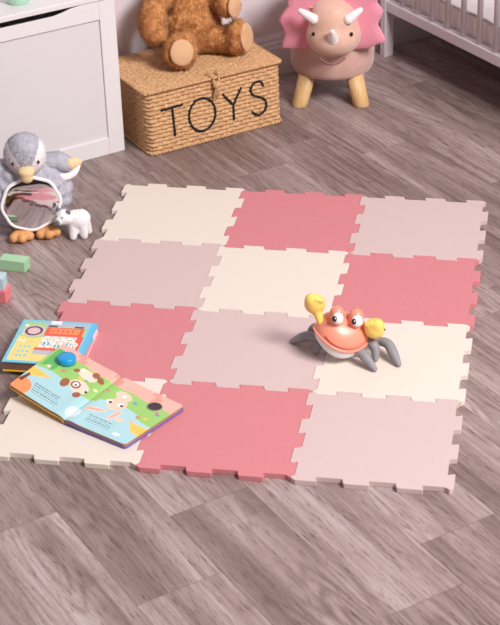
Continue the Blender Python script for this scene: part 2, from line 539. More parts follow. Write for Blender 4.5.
bm = new_bm(); box(bm, UL - 0.004, UR + 0.002, VF - 0.003, VB, 0.4300, 0.4450); obj('lid', bm, M['white'], ch, smooth=False, bevel=0.002, off=OF)

# mint cup on the chest
cup = thing('mint_cup', 'mint green cup standing on the white toy chest lid', 'cup', (-0.290, 0.128, 0.4452), 0)
bm = new_bm()
lathe(bm, [(0.0, 0.0), (0.026, 0.0), (0.030, 0.004), (0.036, 0.03), (0.038, 0.075), (0.0355, 0.076), (0.033, 0.03), (0.027, 0.008), (0.0, 0.006)], 40)
obj('cup_body', bm, M['mint'], cup)
bm = new_bm(); tube(bm, smooth_path([(-0.036, 0, 0.064), (-0.056, 0, 0.058), (-0.060, 0, 0.036), (-0.046, 0, 0.022), (-0.034, 0, 0.02)], 6), 0.0045, 10)
obj('handle', bm, M['mint'], cup)

# ---------------------------------------------------------------- wicker basket
BU0, BU1, BV0, BV1 = 0.137, 0.550, 0.138, 0.404
bu, bv = (BU0 + BU1) / 2, (BV0 + BV1) / 2
bk = thing('wicker_basket', 'lidded wicker storage basket with TOYS stitched in black yarn', 'basket', W(bu, bv), TH + R(-1.0))
HW, HD = (BU1 - BU0) / 2, (BV1 - BV0) / 2
def rrect(hw, hd, r, step):
    pts = []
    def arc(cx, cy, a0):
        m = max(3, int(r * PI / 2 / step))
        for k in range(m): 
            a = a0 + PI / 2 * k / m; pts.append((cx + r * math.cos(a), cy + r * math.sin(a), math.cos(a), math.sin(a)))
    def line(x0, y0, x1, y1, nx, ny):
        d = math.hypot(x1 - x0, y1 - y0); m = max(1, int(d / step))
        for k in range(m):
            t = k / m; pts.append((x0 + (x1 - x0) * t, y0 + (y1 - y0) * t, nx, ny))
    line(-hw + r, -hd, hw - r, -hd, 0, -1); arc(hw - r, -hd + r, -PI / 2)
    line(hw, -hd + r, hw, hd - r, 1, 0); arc(hw - r, hd - r, 0)
    line(hw - r, hd, -hw + r, hd, 0, 1); arc(-hw + r, hd - r, PI / 2)
    line(-hw, hd - r, -hw, -hd + r, -1, 0); arc(-hw + r, -hd + r, PI)
    return pts
def weave(s, z, row_h, pitch, amp=0.0040):
    r = math.floor(z / row_h); fz = z / row_h - r
    prof = max(0.0, math.sin(PI * fz)) ** 0.7
    ph = math.cos(PI * s / pitch + r * PI)
    return amp * (prof * (0.74 + 0.26 * ph)) - (amp * 2.0 if (prof < 0.74 and ph < -0.62) else 0) - (0.0010 if prof < 0.35 else 0)
bm = new_bm()
step = 0.0022; Hb = 0.168
ring = rrect(HW - 0.003, HD - 0.003, 0.014, step); n = len(ring)
zs = [i * 0.00145 for i in range(int(Hb / 0.00145) + 1)]
grid = []; s = 0
arc_s = [0]
for i in range(1, n): arc_s.append(arc_s[-1] + math.hypot(ring[i][0] - ring[i - 1][0], ring[i][1] - ring[i - 1][1]))
for z in zs:
    tp = -0.001 * (1 - z / Hb); fl = 0.011 * (1 - z / Hb)
    grid.append([bm.verts.new((p[0] + p[2] * (weave(a, z + 0.0007 * math.sin(a * 40), 0.0112, 0.0155) + tp), p[1] + p[3] * (weave(a, z + 0.0007 * math.sin(a * 40), 0.0112, 0.0155) + tp + fl), z)) for p, a in zip(ring, arc_s)])
for i in range(len(zs) - 1):
    for j in range(n):
        bm.faces.new((grid[i][j], grid[i][(j + 1) % n], grid[i + 1][(j + 1) % n], grid[i + 1][j]))
bm.faces.new(grid[0][::-1]); bm.faces.new(grid[-1])
obj('basket_body', bm, M['wicker'], bk, fix=False)
# lid
lid = new_bm()
nx, ny = 210, 140
LX, LY = HW + 0.001, HD + 0.001
g = []
for j in range(ny + 1):
    y = -LY + 2 * LY * j / ny; row = []
    for i in range(nx + 1):
        x = -LX + 2 * LX * i / nx
        h = weave(x + 3, y + 3 + 0.001 * math.sin(x * 30), 0.0098, 0.014, 0.0018) + 0.0015 * math.sin(x * 17 + 1) * math.cos(y * 21) + 0.0016 * noise.noise(Vector((x * 60, y * 60, 0)))
        row.append(lid.verts.new((x, y, 0.1795 + h)))
    g.append(row)
for j in range(ny):
    for i in range(nx): lid.faces.new((g[j][i], g[j][i + 1], g[j + 1][i + 1], g[j + 1][i]))
border = g[0] + [g[j][nx] for j in range(1, ny + 1)] + g[ny][::-1][1:] + [g[j][0] for j in range(ny - 1, 0, -1)]
low = [lid.verts.new((v.co.x, v.co.y, 0.1705)) for v in border]
m = len(border)
for i in range(m): lid.faces.new((low[i], low[(i + 1) % m], border[(i + 1) % m], border[i]))
lid.faces.new(low[::-1])
lo = obj('lid', lid, M['wicker'], bk, fix=False)
# twisted rope rims
def rope(bm, path, r, pitch, closed=True, strands=2, seg=7):
    P = [Vector(p) for p in path]; n = len(P)
    acc = [0]
    for i in range(1, n): acc.append(acc[-1] + (P[i] - P[i - 1]).length)
    for k in range(strands):
        q = []
        for i in range(n):
            d = (P[(i + 1) % n] - P[i - 1]).normalized() if closed else (P[min(i + 1, n - 1)] - P[max(i - 1, 0)]).normalized()
            a = d.cross(Vector((0, 0, 1)));
            if a.length < 1e-3: a = Vector((1, 0, 0))
            a.normalize(); b_ = d.cross(a)
            t = 2 * PI * acc[i] / pitch + 2 * PI * k / strands
            q.append(P[i] + (a * math.cos(t) + b_ * math.sin(t)) * r * 0.55)
        tube(bm, q, r * 0.62, seg, closed=closed)
bm = new_bm()
rp = rrect(LX + 0.002, LY + 0.002, 0.012, 0.0028)
rope(bm, [(p[0], p[1], 0.1770) for p in rp], 0.0042, 0.018)
obj('rim', bm, M['wicker'], lo)
bm = new_bm()
rp = rrect(HW - 0.003, HD + 0.008, 0.014, 0.0035)
rope(bm, [(p[0], p[1], 0.0050) for p in rp], 0.0042, 0.02)
obj('base_braid', bm, M['wicker'], bk)
# rope loop clasp and tassel
fy = -HD
cu = 0.343 - bu
bm = new_bm()
rope(bm, smooth_path([(cu - 0.012, fy + 0.02, 0.182), (cu - 0.009, fy - 0.004, 0.180), (cu - 0.004, fy - 0.012, 0.158), (cu + 0.006, fy - 0.012, 0.158), (cu + 0.012, fy - 0.004, 0.180), (cu + 0.016, fy + 0.018, 0.182)], 8), 0.003, 0.012, closed=False)
ellipsoid(bm, (cu, fy - 0.013, 0.156), (0.011, 0.008, 0.010), seg=14, rings=10)
tube(bm, smooth_path([(cu + 0.012, fy - 0.006, 0.176), (cu + 0.024, fy - 0.008, 0.184), (cu + 0.034, fy + 0.0, 0.180)], 6), 0.0022, 8)
bmesh.ops.translate(bm, verts=bm.verts[:], vec=(0, -0.001, 0.005))
obj('rope_clasp', bm, M['wicker'], bk)
bm = new_bm()
for k in range(9):
    a = k / 9 * 2 * PI
    tube(bm, smooth_path([(cu + 0.003 * math.cos(a), fy - 0.013 + 0.003 * math.sin(a), 0.150), (cu + 0.006 * math.cos(a), fy - 0.012 + 0.004 * math.sin(a), 0.137), (cu + 0.008 * math.cos(a) - 0.002, fy - 0.010 + 0.003 * math.sin(a), 0.122 + 0.003 * math.sin(3 * a))], 4), 0.0018, 6)
bmesh.ops.translate(bm, verts=bm.verts[:], vec=(0, -0.001, 0.005))
obj('tassel', bm, M['wicker'], bk)
# letters stitched on the front
ly = -HD - 0.0005
def letter(strokes):
    bm = new_bm()
    for s in strokes:
        pts = smooth_path([(u - bu, ly, z) for u, z in s], 5) if len(s) > 2 else [Vector((s[0][0] - bu, ly, s[0][1])).lerp(Vector((s[1][0] - bu, ly, s[1][1])), k / 8) for k in range(9)]
        pts = [p + Vector((0, -0.011 * (1 - p.z / 0.168) + 0.0006 * math.sin(i * 1.7), 0.0006 * math.sin(i * 2.3))) for i, p in enumerate(pts)]
        tube(bm, pts, 0.0032, 8)
    obj('stitched_letter', bm, M['yarn'], bk)
letter([[(0.178, 0.122), (0.244, 0.125)], [(0.212, 0.122), (0.214, 0.044)]])
letter([[(0.300 + 0.040 * math.cos(R(a)), 0.083 + 0.046 * math.sin(R(a))) for a in range(80, 445, 24)]])
letter([[(0.366, 0.124), (0.396, 0.088)], [(0.424, 0.132), (0.396, 0.088)], [(0.396, 0.090), (0.395, 0.045)]])
letter([[(0.492, 0.118), (0.484, 0.134), (0.464, 0.134), (0.452, 0.118), (0.458, 0.102), (0.476, 0.092), (0.494, 0.080), (0.498, 0.060), (0.486, 0.045), (0.468, 0.042), (0.453, 0.054)]])

# ---------------------------------------------------------------- teddy bear (room frame coordinates)
tu, tv, tz = 0.375, 0.315, 0.1705
LIFT = (0.0, -0.014, 0.0110)
tb = thing('teddy_bear', 'brown plush teddy bear sitting on the lid of the wicker basket', 'teddy bear', W(tu + LIFT[0], tv + LIFT[1], tz + LIFT[2]), TH)
OB = (tu, tv, tz)
def bear_shape(bm):
    ellipsoid(bm, (0.378, 0.335, 0.252), (0.084, 0.062, 0.080), seg=32, rings=20)
    ellipsoid(bm, (0.378, 0.340, 0.310), (0.068, 0.052, 0.060), seg=32, rings=20)
    ellipsoid(bm, (0.375, 0.325, 0.425), (0.074, 0.060, 0.066), seg=32, rings=20)       # head
    ellipsoid(bm, (0.375, 0.268, 0.410), (0.032, 0.028, 0.026))
    for sx in (-1, 1): ellipsoid(bm, (0.375 + sx * 0.060, 0.335, 0.480), (0.026, 0.013, 0.026))
    limb(bm, [(0.318, 0.338, 0.362), (0.262, 0.318, 0.335), (0.240, 0.298, 0.290), (0.243, 0.290, 0.272)], [0.032, 0.033, 0.036, 0.033])
    limb(bm, [(0.430, 0.335, 0.345), (0.450, 0.295, 0.322), (0.450, 0.258, 0.314)], [0.032, 0.031, 0.032])
    limb(bm, [(0.345, 0.315, 0.216), (0.308, 0.275, 0.216), (0.296, 0.248, 0.219)], [0.042, 0.036, 0.036])
    ellipsoid(bm, (0.289, 0.238, 0.226), (0.047, 0.022, 0.050), (R(-12), 0, R(-12)))
    limb(bm, [(0.406, 0.318, 0.214), (0.440, 0.285, 0.212), (0.455, 0.262, 0.213)], [0.042, 0.036, 0.034])
    ellipsoid(bm, (0.467, 0.246, 0.223), (0.028, 0.042, 0.050), (0, R(8), R(-36)))
bm = organic(bear_shape, 0.004, 5)
for v in bm.verts:
    n3 = noise.noise(v.co * 55) * 0.0035 + noise.noise(v.co * 130) * 0.0018
    v.co += v.normal * n3
    v.co.z = max(v.co.z, 0.1725)
bm.normal_update()
furry(bm, 22000, 0.0105, 0.0024, 0.8, 0.35)
for v in bm.verts: v.co.z = max(v.co.z, 0.1722)
obj('body', bm, M['fur'], tb, off=OB, fix=False)
def pad(c, nrm, rx, ry, name='foot_pad', parent=tb, off=OB, m=None):
    q = Vector(nrm).normalized().to_track_quat('Z', 'Y').to_matrix()
    bm = new_bm(); ellipsoid(bm, c, (rx, ry, 0.008), q)
    return obj(name, bm, m or M['pad'], parent, off=off)
pad((0.282, 0.2165, 0.2295), (-0.12, -1, 0.22), 0.034, 0.036)
pad((0.4865, 0.2215, 0.2260), (0.50, -0.86, 0.15), 0.032, 0.040)
pad((0.455, 0.229, 0.317), (0.3, -1, 0.1), 0.024, 0.030, 'paw_pad')
for sx in (-1, 1):
    bm = new_bm(); ellipsoid(bm, (0.375 + sx * 0.026, 0.271, 0.438), 0.006); obj('eye', bm, M['black'], tb, off=OB)
bm = new_bm(); ellipsoid(bm, (0.375, 0.240, 0.418), (0.010, 0.006, 0.007)); obj('nose', bm, M['nosebrown'], tb, off=OB)

# ---------------------------------------------------------------- animal stool
sx0, sy0 = 0.440, 0.662
sl = thing('animal_stool', 'round padded animal stool with horned face, pink frill and wooden legs', 'stool', (sx0, sy0, 0), 0)
OS = (sx0, sy0, 0)
bm = new_bm()
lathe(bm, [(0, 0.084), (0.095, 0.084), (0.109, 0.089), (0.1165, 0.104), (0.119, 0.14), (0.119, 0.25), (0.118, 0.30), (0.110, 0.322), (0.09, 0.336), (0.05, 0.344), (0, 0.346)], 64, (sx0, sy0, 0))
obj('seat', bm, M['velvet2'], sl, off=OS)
bm = new_bm()
tube(bm, [(sx0 + 0.1195 * math.cos(a * PI / 32), sy0 + 0.1195 * math.sin(a * PI / 32), 0.300) for a in range(64)], 0.0025, 8, closed=True)
obj('piping', bm, M['velvet'], sl, off=OS)
for (x0, y0, x1, y1) in ((0.378, 0.594, 0.357, 0.575), (0.511, 0.604, 0.531, 0.596), (0.375, 0.715, 0.352, 0.740), (0.486, 0.705, 0.500, 0.726)):
    bm = new_bm(); a = Vector((x1, y1, 0.0)); b_ = Vector((x0, y0, 0.084))
    pts = [a, a + Vector((0, 0, 0.002)), b_]
    d = (b_ - a)
    lathe(bm, [(0.0, 0.0), (0.0215, 0.0), (0.0230, 0.003), (0.0245, 0.090), (0, 0.090)], 28)
    for v in bm.verts:
        t = v.co.z / 0.084; v.co.x += a.x + d.x * t; v.co.y += a.y + d.y * t
    obj('leg', bm, M['legwood'], sl, off=OS)
def head_shape(bm):
    ellipsoid(bm, (0.461, 0.535, 0.232), (0.076, 0.075, 0.060), seg=32, rings=20)
    ellipsoid(bm, (0.459, 0.540, 0.268), (0.066, 0.070, 0.062), seg=32, rings=20)
bm = organic(head_shape, 0.005, 10)
obj('head', bm, M['velvet'], sl, off=OS, fix=False)
bm = new_bm()
tube(bm, smooth_path([(0.427, 0.492, 0.180), (0.445, 0.478, 0.172), (0.463, 0.473, 0.169), (0.482, 0.479, 0.172), (0.498, 0.494, 0.180)], 6), 0.0035, 8)
obj('mouth_fold_shade', bm, mat('mouth_shade_tone', (150, 104, 96), 0.8), sl, off=OS)  # darker tube stands in for the shade in the mouth fold
fr = [(-0.05, -0.093), (-0.144, -0.091), (-0.131, -0.048), (-0.149, -0.008), (-0.122, 0.034), (-0.134, 0.090), (-0.085, 0.100), (-0.062, 0.150), (-0.02, 0.128), (0.012, 0.160), (0.045, 0.125), (0.085, 0.140), (0.092, 0.095), (0.132, 0.078), (0.122, 0.052), (0.140, 0.028), (0.125, -0.012), (0.150, -0.058), (0.100, -0.082), (0.05, -0.09)]
bm = new_bm()
fv = []
for i, p in enumerate(fr):
    q = fr[(i + 1) % len(fr)]; fv += [p, tuple(p[k] * 0.67 + q[k] * 0.33 for k in (0, 1)), tuple(p[k] * 0.33 + q[k] * 0.67 for k in (0, 1))]
nfr = len(fv); rings_ = []
prof = [(1.0, 0.0), (0.985, 0.006), (0.95, 0.0095), (0.8, 0.011), (0.5, 0.011), (0.0, 0.011)]
cx, cy, cz = 0.455, 0.553, 0.268
def frp(p, k, s, side):
    x, z = p[0] * s, p[1] * s
    bow = 0.16 * (abs(p[0] * s) ** 2) / 0.15
    return (cx + x, cy - 0.0 + side * k - bow * 0.35 + 0.012, cz + z)
for side in (-1, 1):
    prev = None
    for (s, k) in prof[:-1]:
        row = [bm.verts.new(frp(p, k, s, side)) for p in fv]
        if prev:
            for i in range(nfr): bm.faces.new((prev[i], prev[(i + 1) % nfr], row[(i + 1) % nfr], row[i]))
        prev = row
    cc = bm.verts.new(frp((0, 0), 0.011, 0, side))
    for i in range(nfr): bm.faces.new((prev[i], prev[(i + 1) % nfr], cc))
bmesh.ops.remove_doubles(bm, verts=bm.verts[:], dist=0.0002)
obj('frill', bm, M['frill'], sl, off=OS)
def horn(p0, p1, r0, r1):
    bm = new_bm(); limb(bm, [p0, tuple((a + b) / 2 for a, b in zip(p0, p1)), p1], [r0, (r0 + r1) / 2 * 1.08, r1], 16)
    obj('horn', bm, M['horn'], sl, off=OS)
horn((0.412, 0.492, 0.290), (0.376, 0.500, 0.308), 0.014, 0.0075)
horn((0.508, 0.494, 0.292), (0.538, 0.502, 0.316), 0.014, 0.0075)
horn((0.469, 0.470, 0.243), (0.470, 0.440, 0.276), 0.0155, 0.006)
for p in ((0.4135, 0.4815, 0.251), (0.5165, 0.4850, 0.253)):
    bm = new_bm(); ellipsoid(bm, p, (0.0048, 0.004, 0.0062)); obj('eye', bm, M['black'], sl, off=OS)

# ---------------------------------------------------------------- cot (room frame)
cu0, cv0 = 1.40, -0.30
ct = thing('baby_cot', 'white slatted baby cot on straight legs at the upper right', 'cot', W(cu0, cv0), TH)
OC = (cu0, cv0, 0)
X0, X1, Y0, Y1 = 1.049, 1.750, -0.960, 0.381
for x in (X0, X1 - 0.032):
    for y in (Y0, Y1 - 0.024):
        bm = new_bm(); box(bm, x, x + 0.032, y, y + 0.024, 0, 0.88); obj('leg', bm, M['crib'], ct, smooth=False, bevel=0.002, off=OC)
for x in (X0 + 0.004, X1 - 0.028):
    for z0, z1 in ((0.145, 0.176), (0.83, 0.87)):
        bm = new_bm(); box(bm, x, x + 0.024, Y0 + 0.0245, Y1 - 0.0245, z0, z1); obj('rail', bm, M['crib'], ct, smooth=False, bevel=0.002, off=OC)
    v = 0.292
    while v > Y0 + 0.05:
        bm = new_bm(); lathe(bm, [(0.0082, 0.1755), (0.0082, 0.8305)], 16, (x + 0.012, v, 0)); obj('slat', bm, M['crib'], ct, off=OC, smooth=True)
        v -= 0.0727
for y in (Y0 + 0.002, Y1 - 0.022):
    for z0, z1 in ((0.145, 0.176), (0.83, 0.87)):
        bm = new_bm(); box(bm, X0 + 0.0325, X1 - 0.0325, y, y + 0.02, z0, z1); obj('rail', bm, M['crib'], ct, smooth=False, bevel=0.002, off=OC)
    u = X0 + 0.085
    while u < X1 - 0.06:
        bm = new_bm(); lathe(bm, [(0.0082, 0.1755), (0.0082, 0.8305)], 16, (u, y + 0.010, 0)); obj('slat', bm, M['crib'], ct, off=OC)
        u += 0.0727
bm = new_bm(); box(bm, X0 + 0.029, X1 - 0.029, Y0 + 0.023, Y1 - 0.023, 0.148, 0.158); obj('mattress_base', bm, M['crib'], ct, smooth=False, off=OC)
mt = thing('cot_mattress', 'beige striped mattress lying inside the white cot', 'mattress', W(cu0, cv0, 0.1582), TH)
bm = new_bm(); box(bm, X0 + 0.036, X1 - 0.036, Y0 + 0.03, Y1 - 0.03, 0.1585, 0.236)
obj('mattress_body', bm, M['mattress'], mt, smooth=False, bevel=0.012, bseg=4, off=(cu0, cv0, 0.1582))
sh = new_bm(); nx, ny = 60, 100; g = []
for j in range(ny + 1):
    row = []
    for i in range(nx + 1):
        x = X0 + 0.033 + (X1 - X0 - 0.066) * i / nx; y = Y0 + 0.027 + (Y1 - Y0 - 0.054) * j / ny
        e = min(i, nx - i, j, ny - j)
        z = 0.2415 + 0.004 * noise.noise(Vector((x * 9, y * 9, 0)))
        row.append(sh.verts.new((x, y, z)))
    g.append(row)
for j in range(ny):
    for i in range(nx): sh.faces.new((g[j][i], g[j][i + 1], g[j + 1][i + 1], g[j + 1][i]))
so = obj('cot_sheet', sh, M['sheet'], None, off=(cu0, cv0, 0.241), fix=False)
so.location = W(cu0, cv0, 0.241); so.rotation_euler = (0, 0, TH)
sd = so.modifiers.new('s', 'SOLIDIFY'); sd.thickness = 0.003; sd.offset = 1
tag(so, 'white sheet spread over the cot mattress', 'sheet')

# ---------------------------------------------------------------- penguin mirror toy
px0, py0 = -0.181, -0.264
pg = thing('penguin_toy', 'grey plush penguin with a round belly mirror sitting on the floor', 'soft toy', (px0, py0, 0), R(25))
# local frame: faces -y, x to the right of picture, z up
def body_shape(bm):
    ellipsoid(bm, (0, 0.012, 0.096), (0.110, 0.050, 0.096), seg=40, rings=24)
    ellipsoid(bm, (0, 0.030, 0.060), (0.085, 0.055, 0.058), seg=32, rings=20)
bm = organic(body_shape, 0.004, 5)
for v in bm.verts:
    # flattened, pleated front towards the mirror
    v.co += v.normal * (0.0022 * math.sin(math.atan2(v.co.z - 0.094, v.co.x) * 18) if v.co.y < 0.02 else 0)
    v.co.y = max(v.co.y, -0.030)
    v.co.z = max(v.co.z, 0.004)
bm.normal_update()
furry(bm, 8000, 0.0045, 0.0020, 0.7, 0.3)
for v in bm.verts: v.co.z = max(v.co.z, 0.003)
obj('body', bm, M['grey_fur'], pg, fix=False)
RXm, RZm, zc = 0.068, 0.064, 0.092
tilt = R(6)
TM = Matrix.Rotation(PI / 2 - tilt, 3, 'X')
bm = new_bm()
rimp = []
for k in range(72):
    a = 2 * PI * k / 72; oct_ = 1 + 0.022 * math.cos(8 * a)
    rimp.append(Vector((0, -0.036, zc)) + TM @ Vector((RXm * 1.03 * oct_ * math.cos(a), RZm * 1.03 * oct_ * math.sin(a), 0)))
tube(bm, rimp, 0.0046, 12, closed=True)
obj('mirror_rim', bm, M['white_fur'], pg)
bm = new_bm()
# slightly domed foil
lathe(bm, [(0, -0.006), (1.02, -0.006)] + [(1.02 * math.sin(R(a)) / math.sin(R(90)), 0.0042 * math.cos(R(a))) for a in range(90, 0, -5)] + [(0, 0.0042)], 64)
for v in bm.verts:
    p = Vector((v.co.x * RXm, v.co.y * RZm, v.co.z + 0.0004 * math.sin(v.co.x * 3 + v.co.y * 4)))
    v.co = Vector((0, -0.0375, zc)) + TM @ p
obj('mirror', bm, M['mirror'], pg)
# head turned a bit back towards the room
hd = bpy.data.objects.new('head', None)
def rotz(v, a): return Matrix.Rotation(a, 3, 'Z') @ Vector(v)
HA = R(-7); HC = Vector((0.001, 0.000, 0.207))
HM = Matrix.Rotation(HA, 3, 'Z') @ Matrix.Rotation(R(10), 3, 'X')
def Hh(x, y, z): return HC + HM @ Vector((x, y, z))
def head_s(bm):
    ellipsoid(bm, HC, (0.050, 0.048, 0.054), HM, seg=32, rings=20)
bm = organic(head_s, 0.0035, 3)
furry(bm, 7000, 0.0042, 0.0018, 0.7, 0.2)
HMi = HM.inverted()
for f in bm.faces:
    q = HMi @ (f.calc_center_median() - HC)
    cheek = q.y < 0.014 and abs(q.x) > (0.016 + (0.62 * (q.z - 0.003) if q.z > 0.003 else 0.25 * (q.z - 0.003))) and q.z < 0.038
    if q.y < -0.02 and q.z < -0.028: cheek = True
    f.material_index = 1 if cheek else 0
h = obj('head', bm, [M['grey_fur'], M['white_fur']], pg, fix=False)
bm = organic(lambda b: (ellipsoid(b, Hh(0, -0.050, -0.014), (0.021, 0.020, 0.013), HM), ellipsoid(b, Hh(0, -0.058, -0.028), (0.016, 0.012, 0.015), HM)), 0.003, 3)
obj('beak', bm, M['cream_yel'], h, fix=False)
for s in (-1, 1):
    bm = new_bm(); ellipsoid(bm, Hh(s * 0.031, -0.0415, 0.003), (0.0028, 0.0028, 0.0050), HM); obj('eye', bm, M['nosebrown'], h)
def wing(s):
    bm = organic(lambda b: limb(b, [(s * 0.060, 0.020, 0.170), (s * 0.082, 0.018, 0.168), (s * 0.099, 0.014, 0.160)], [0.028, 0.030, 0.024], flat=0.8), 0.0035, 3)
    furry(bm, 2200, 0.0042, 0.0018, 0.7, 0.3)
    w_ = obj('wing', bm, M['grey_fur'], pg, fix=False)
    bm = new_bm(); limb(bm, [(s * 0.065, 0.000, 0.142), (s * 0.090, -0.004, 0.135), (s * 0.114, -0.002, 0.142), (s * 0.128, 0.004, 0.158)], [0.009, 0.010, 0.009, 0.006]); obj('wing_edge', bm, M['white_fur'], w_)
    bm = new_bm(); limb(bm, [(s * 0.110, 0.004, 0.164), (s * 0.124, 0.004, 0.167), (s * 0.130, 0.004, 0.166)], [0.014, 0.012, 0.008]); obj('wing_tip', bm, M['cream_yel'], w_)
wing(1); wing(-1)
def foot(s):
    def shp(b):
        for k in (-1, 0, 1):
            limb(b, [(s * 0.030, -0.030, 0.015), (s * 0.033 + k * 0.019, -0.058 + abs(k) * 0.008, 0.013)], [0.014, 0.0120])
    bm = organic(shp, 0.003, 2)
    furry(bm, 1200, 0.003, 0.0016, 0.6, 0.1)
    for v in bm.verts: v.co.z = max(v.co.z, 0.001)
    obj('foot', bm, M['orange'], pg, fix=False)
foot(1); foot(-1)

# ---------------------------------------------------------------- small white toy bear
kb = thing('toy_bear_figure', 'small white toy bear with grey nose and ears beside the penguin', 'toy figure', (-0.064, -0.280, 0), R(0))
OK_ = (-0.060, -0.272, 0)
def kshape(b):
    ellipsoid(b, (-0.056, -0.272, 0.047), (0.033, 0.023, 0.025))
    ellipsoid(b, (-0.046, -0.270, 0.050), (0.024, 0.022, 0.023))
    ellipsoid(b, (-0.084, -0.286, 0.059), (0.021, 0.020, 0.019))
    ellipsoid(b, (-0.092, -0.301, 0.054), (0.010, 0.009, 0.010))
    limb(b, [(-0.062, -0.282, 0.036), (-0.063, -0.290, 0.009)], [0.013, 0.0100])
    limb(b, [(-0.040, -0.276, 0.036), (-0.038, -0.280, 0.009)], [0.014, 0.0105])
    limb(b, [(-0.074, -0.262, 0.038), (-0.078, -0.260, 0.008)], [0.010, 0.0085])
    limb(b, [(-0.038, -0.258, 0.038), (-0.034, -0.254, 0.008)], [0.012, 0.0095])
bm = organic(kshape, 0.0028, 3)
for v in bm.verts:
    v.co += v.normal * noise.noise(v.co * 220) * 0.0010
    v.co.z = max(v.co.z, 0.0005)
obj('body', bm, M['toywhite'], kb, off=OK_, fix=False)
for c in ((-0.097, -0.284, 0.077), (-0.070, -0.291, 0.075)):
    bm = new_bm(); ellipsoid(bm, c, (0.0065, 0.0035, 0.0070), seg=14, rings=10); obj('ear', bm, M['toygrey'], kb, off=OK_)
bm = new_bm(); ellipsoid(bm, (-0.0925, -0.3105, 0.0555), (0.0052, 0.0035, 0.0065), seg=14, rings=10); obj('nose', bm, M['toygrey'], kb, off=OK_)
for c in ((-0.0970, -0.2990, 0.0660), (-0.0820, -0.3045, 0.0660)):
    bm = new_bm(); ellipsoid(bm, c, 0.0019, seg=10, rings=8); obj('eye', bm, M['black'], kb, off=OK_)

# ---------------------------------------------------------------- wooden blocks
def block(label, m, cx, cy, z, a, lx, ly, lz):
    bm = new_bm(); box(bm, -lx / 2, lx / 2, -ly / 2, ly / 2, 0, lz)
    o = obj('toy_block', bm, m, smooth=False, bevel=0.0015)
    o.location = (cx, cy, z); o.rotation_euler = (0, 0, a)
    tag(o, label, 'toy block', 'wooden toy blocks on the floor')
block('pastel green wooden block lying on the floor in front of the penguin', M['green_blk'], -0.1675, -0.4560, 0.0, R(-7), 0.066, 0.032, 0.0285)
block('rose pink wooden block at the bottom of the small stack', M['pink_blk'], -0.1660, -0.6020, 0.0, R(-4), 0.058, 0.036, 0.0310)
block('light blue wooden block resting on top of the pink block', M['blue_blk'], -0.1720, -0.6010, 0.0311, R(3), 0.058, 0.034, 0.0300)

# ---------------------------------------------------------------- board books
def inpoly(p, poly):
    x, y = p; c = False; n = len(poly); j = n - 1
    for i in range(n):
        xi, yi = poly[i]; xj, yj = poly[j]
        if (yi > y) != (yj > y) and x < (xj - xi) * (y - yi) / (yj - yi) + xi: c = not c
        j = i
    return c
def inell(p, c, rx, ry, a=0, asp=2.0):
    dx = (p[0] - c[0]) * asp; dy = p[1] - c[1]
    ca, sa = math.cos(R(a)), math.sin(R(a))
    x = dx * ca + dy * sa; y = -dx * sa + dy * ca
    return (x / rx) ** 2 + (y / ry) ** 2 < 1
def inseg(p, a, b, w, asp=2.0):
    ax, ay, bx, by, qx, qy = a[0] * asp, a[1], b[0] * asp, b[1], p[0] * asp, p[1]
    dx, dy = bx - ax, by - ay; t = max(0, min(1, ((qx - ax) * dx + (qy - ay) * dy) / (dx * dx + dy * dy)))
    return math.hypot(qx - ax - t * dx, qy - ay - t * dy) < w

pal = {}
def pm(name, rgb):
    if name not in pal: pal[name] = mat('print_' + name, rgb, 0.38)
    return pal[name]
PC = [('sky', (176, 216, 224)), ('grass', (156, 204, 110)), ('brick', (240, 180, 166)), ('brickdark', (226, 156, 140)), ('orange', (246, 150, 96)), ('trunk', (110, 60, 52)),
      ('yellow', (250, 200, 92)), ('leaf', (92, 180, 96)), ('dogcream', (250, 222, 204)), ('brown', (160, 96, 62)), ('white', (250, 248, 248)), ('dark', (52, 40, 48)),
      ('rabbit', (252, 206, 184)), ('rabbitin', (246, 168, 150)), ('text', (96, 110, 128)), ('pink', (236, 110, 120)), ('blue', (80, 160, 200)), ('skylight', (222, 240, 240))]
PI_ = {k: i for i, (k, _) in enumerate(PC)}
PM = [pm(k, c) for k, c in PC]
LT = []
rl = random.Random(3)
def textblock(s0, s1, t0, lines, dt, skew=0.02):
    for k in range(lines):
        t = t0 - k * dt; x = s0 + k * skew * 0.3; end = s1 - rl.uniform(0, 0.02) + k * 0.008
        while x < end:
            w_ = rl.uniform(0.012, 0.034); LT.append(((x, t), (min(x + w_, end), t))); x += w_ + 0.006
textblock(0.125, 0.355, 0.235, 5, 0.036)
textblock(0.60, 0.80, 0.225, 4, 0.036)
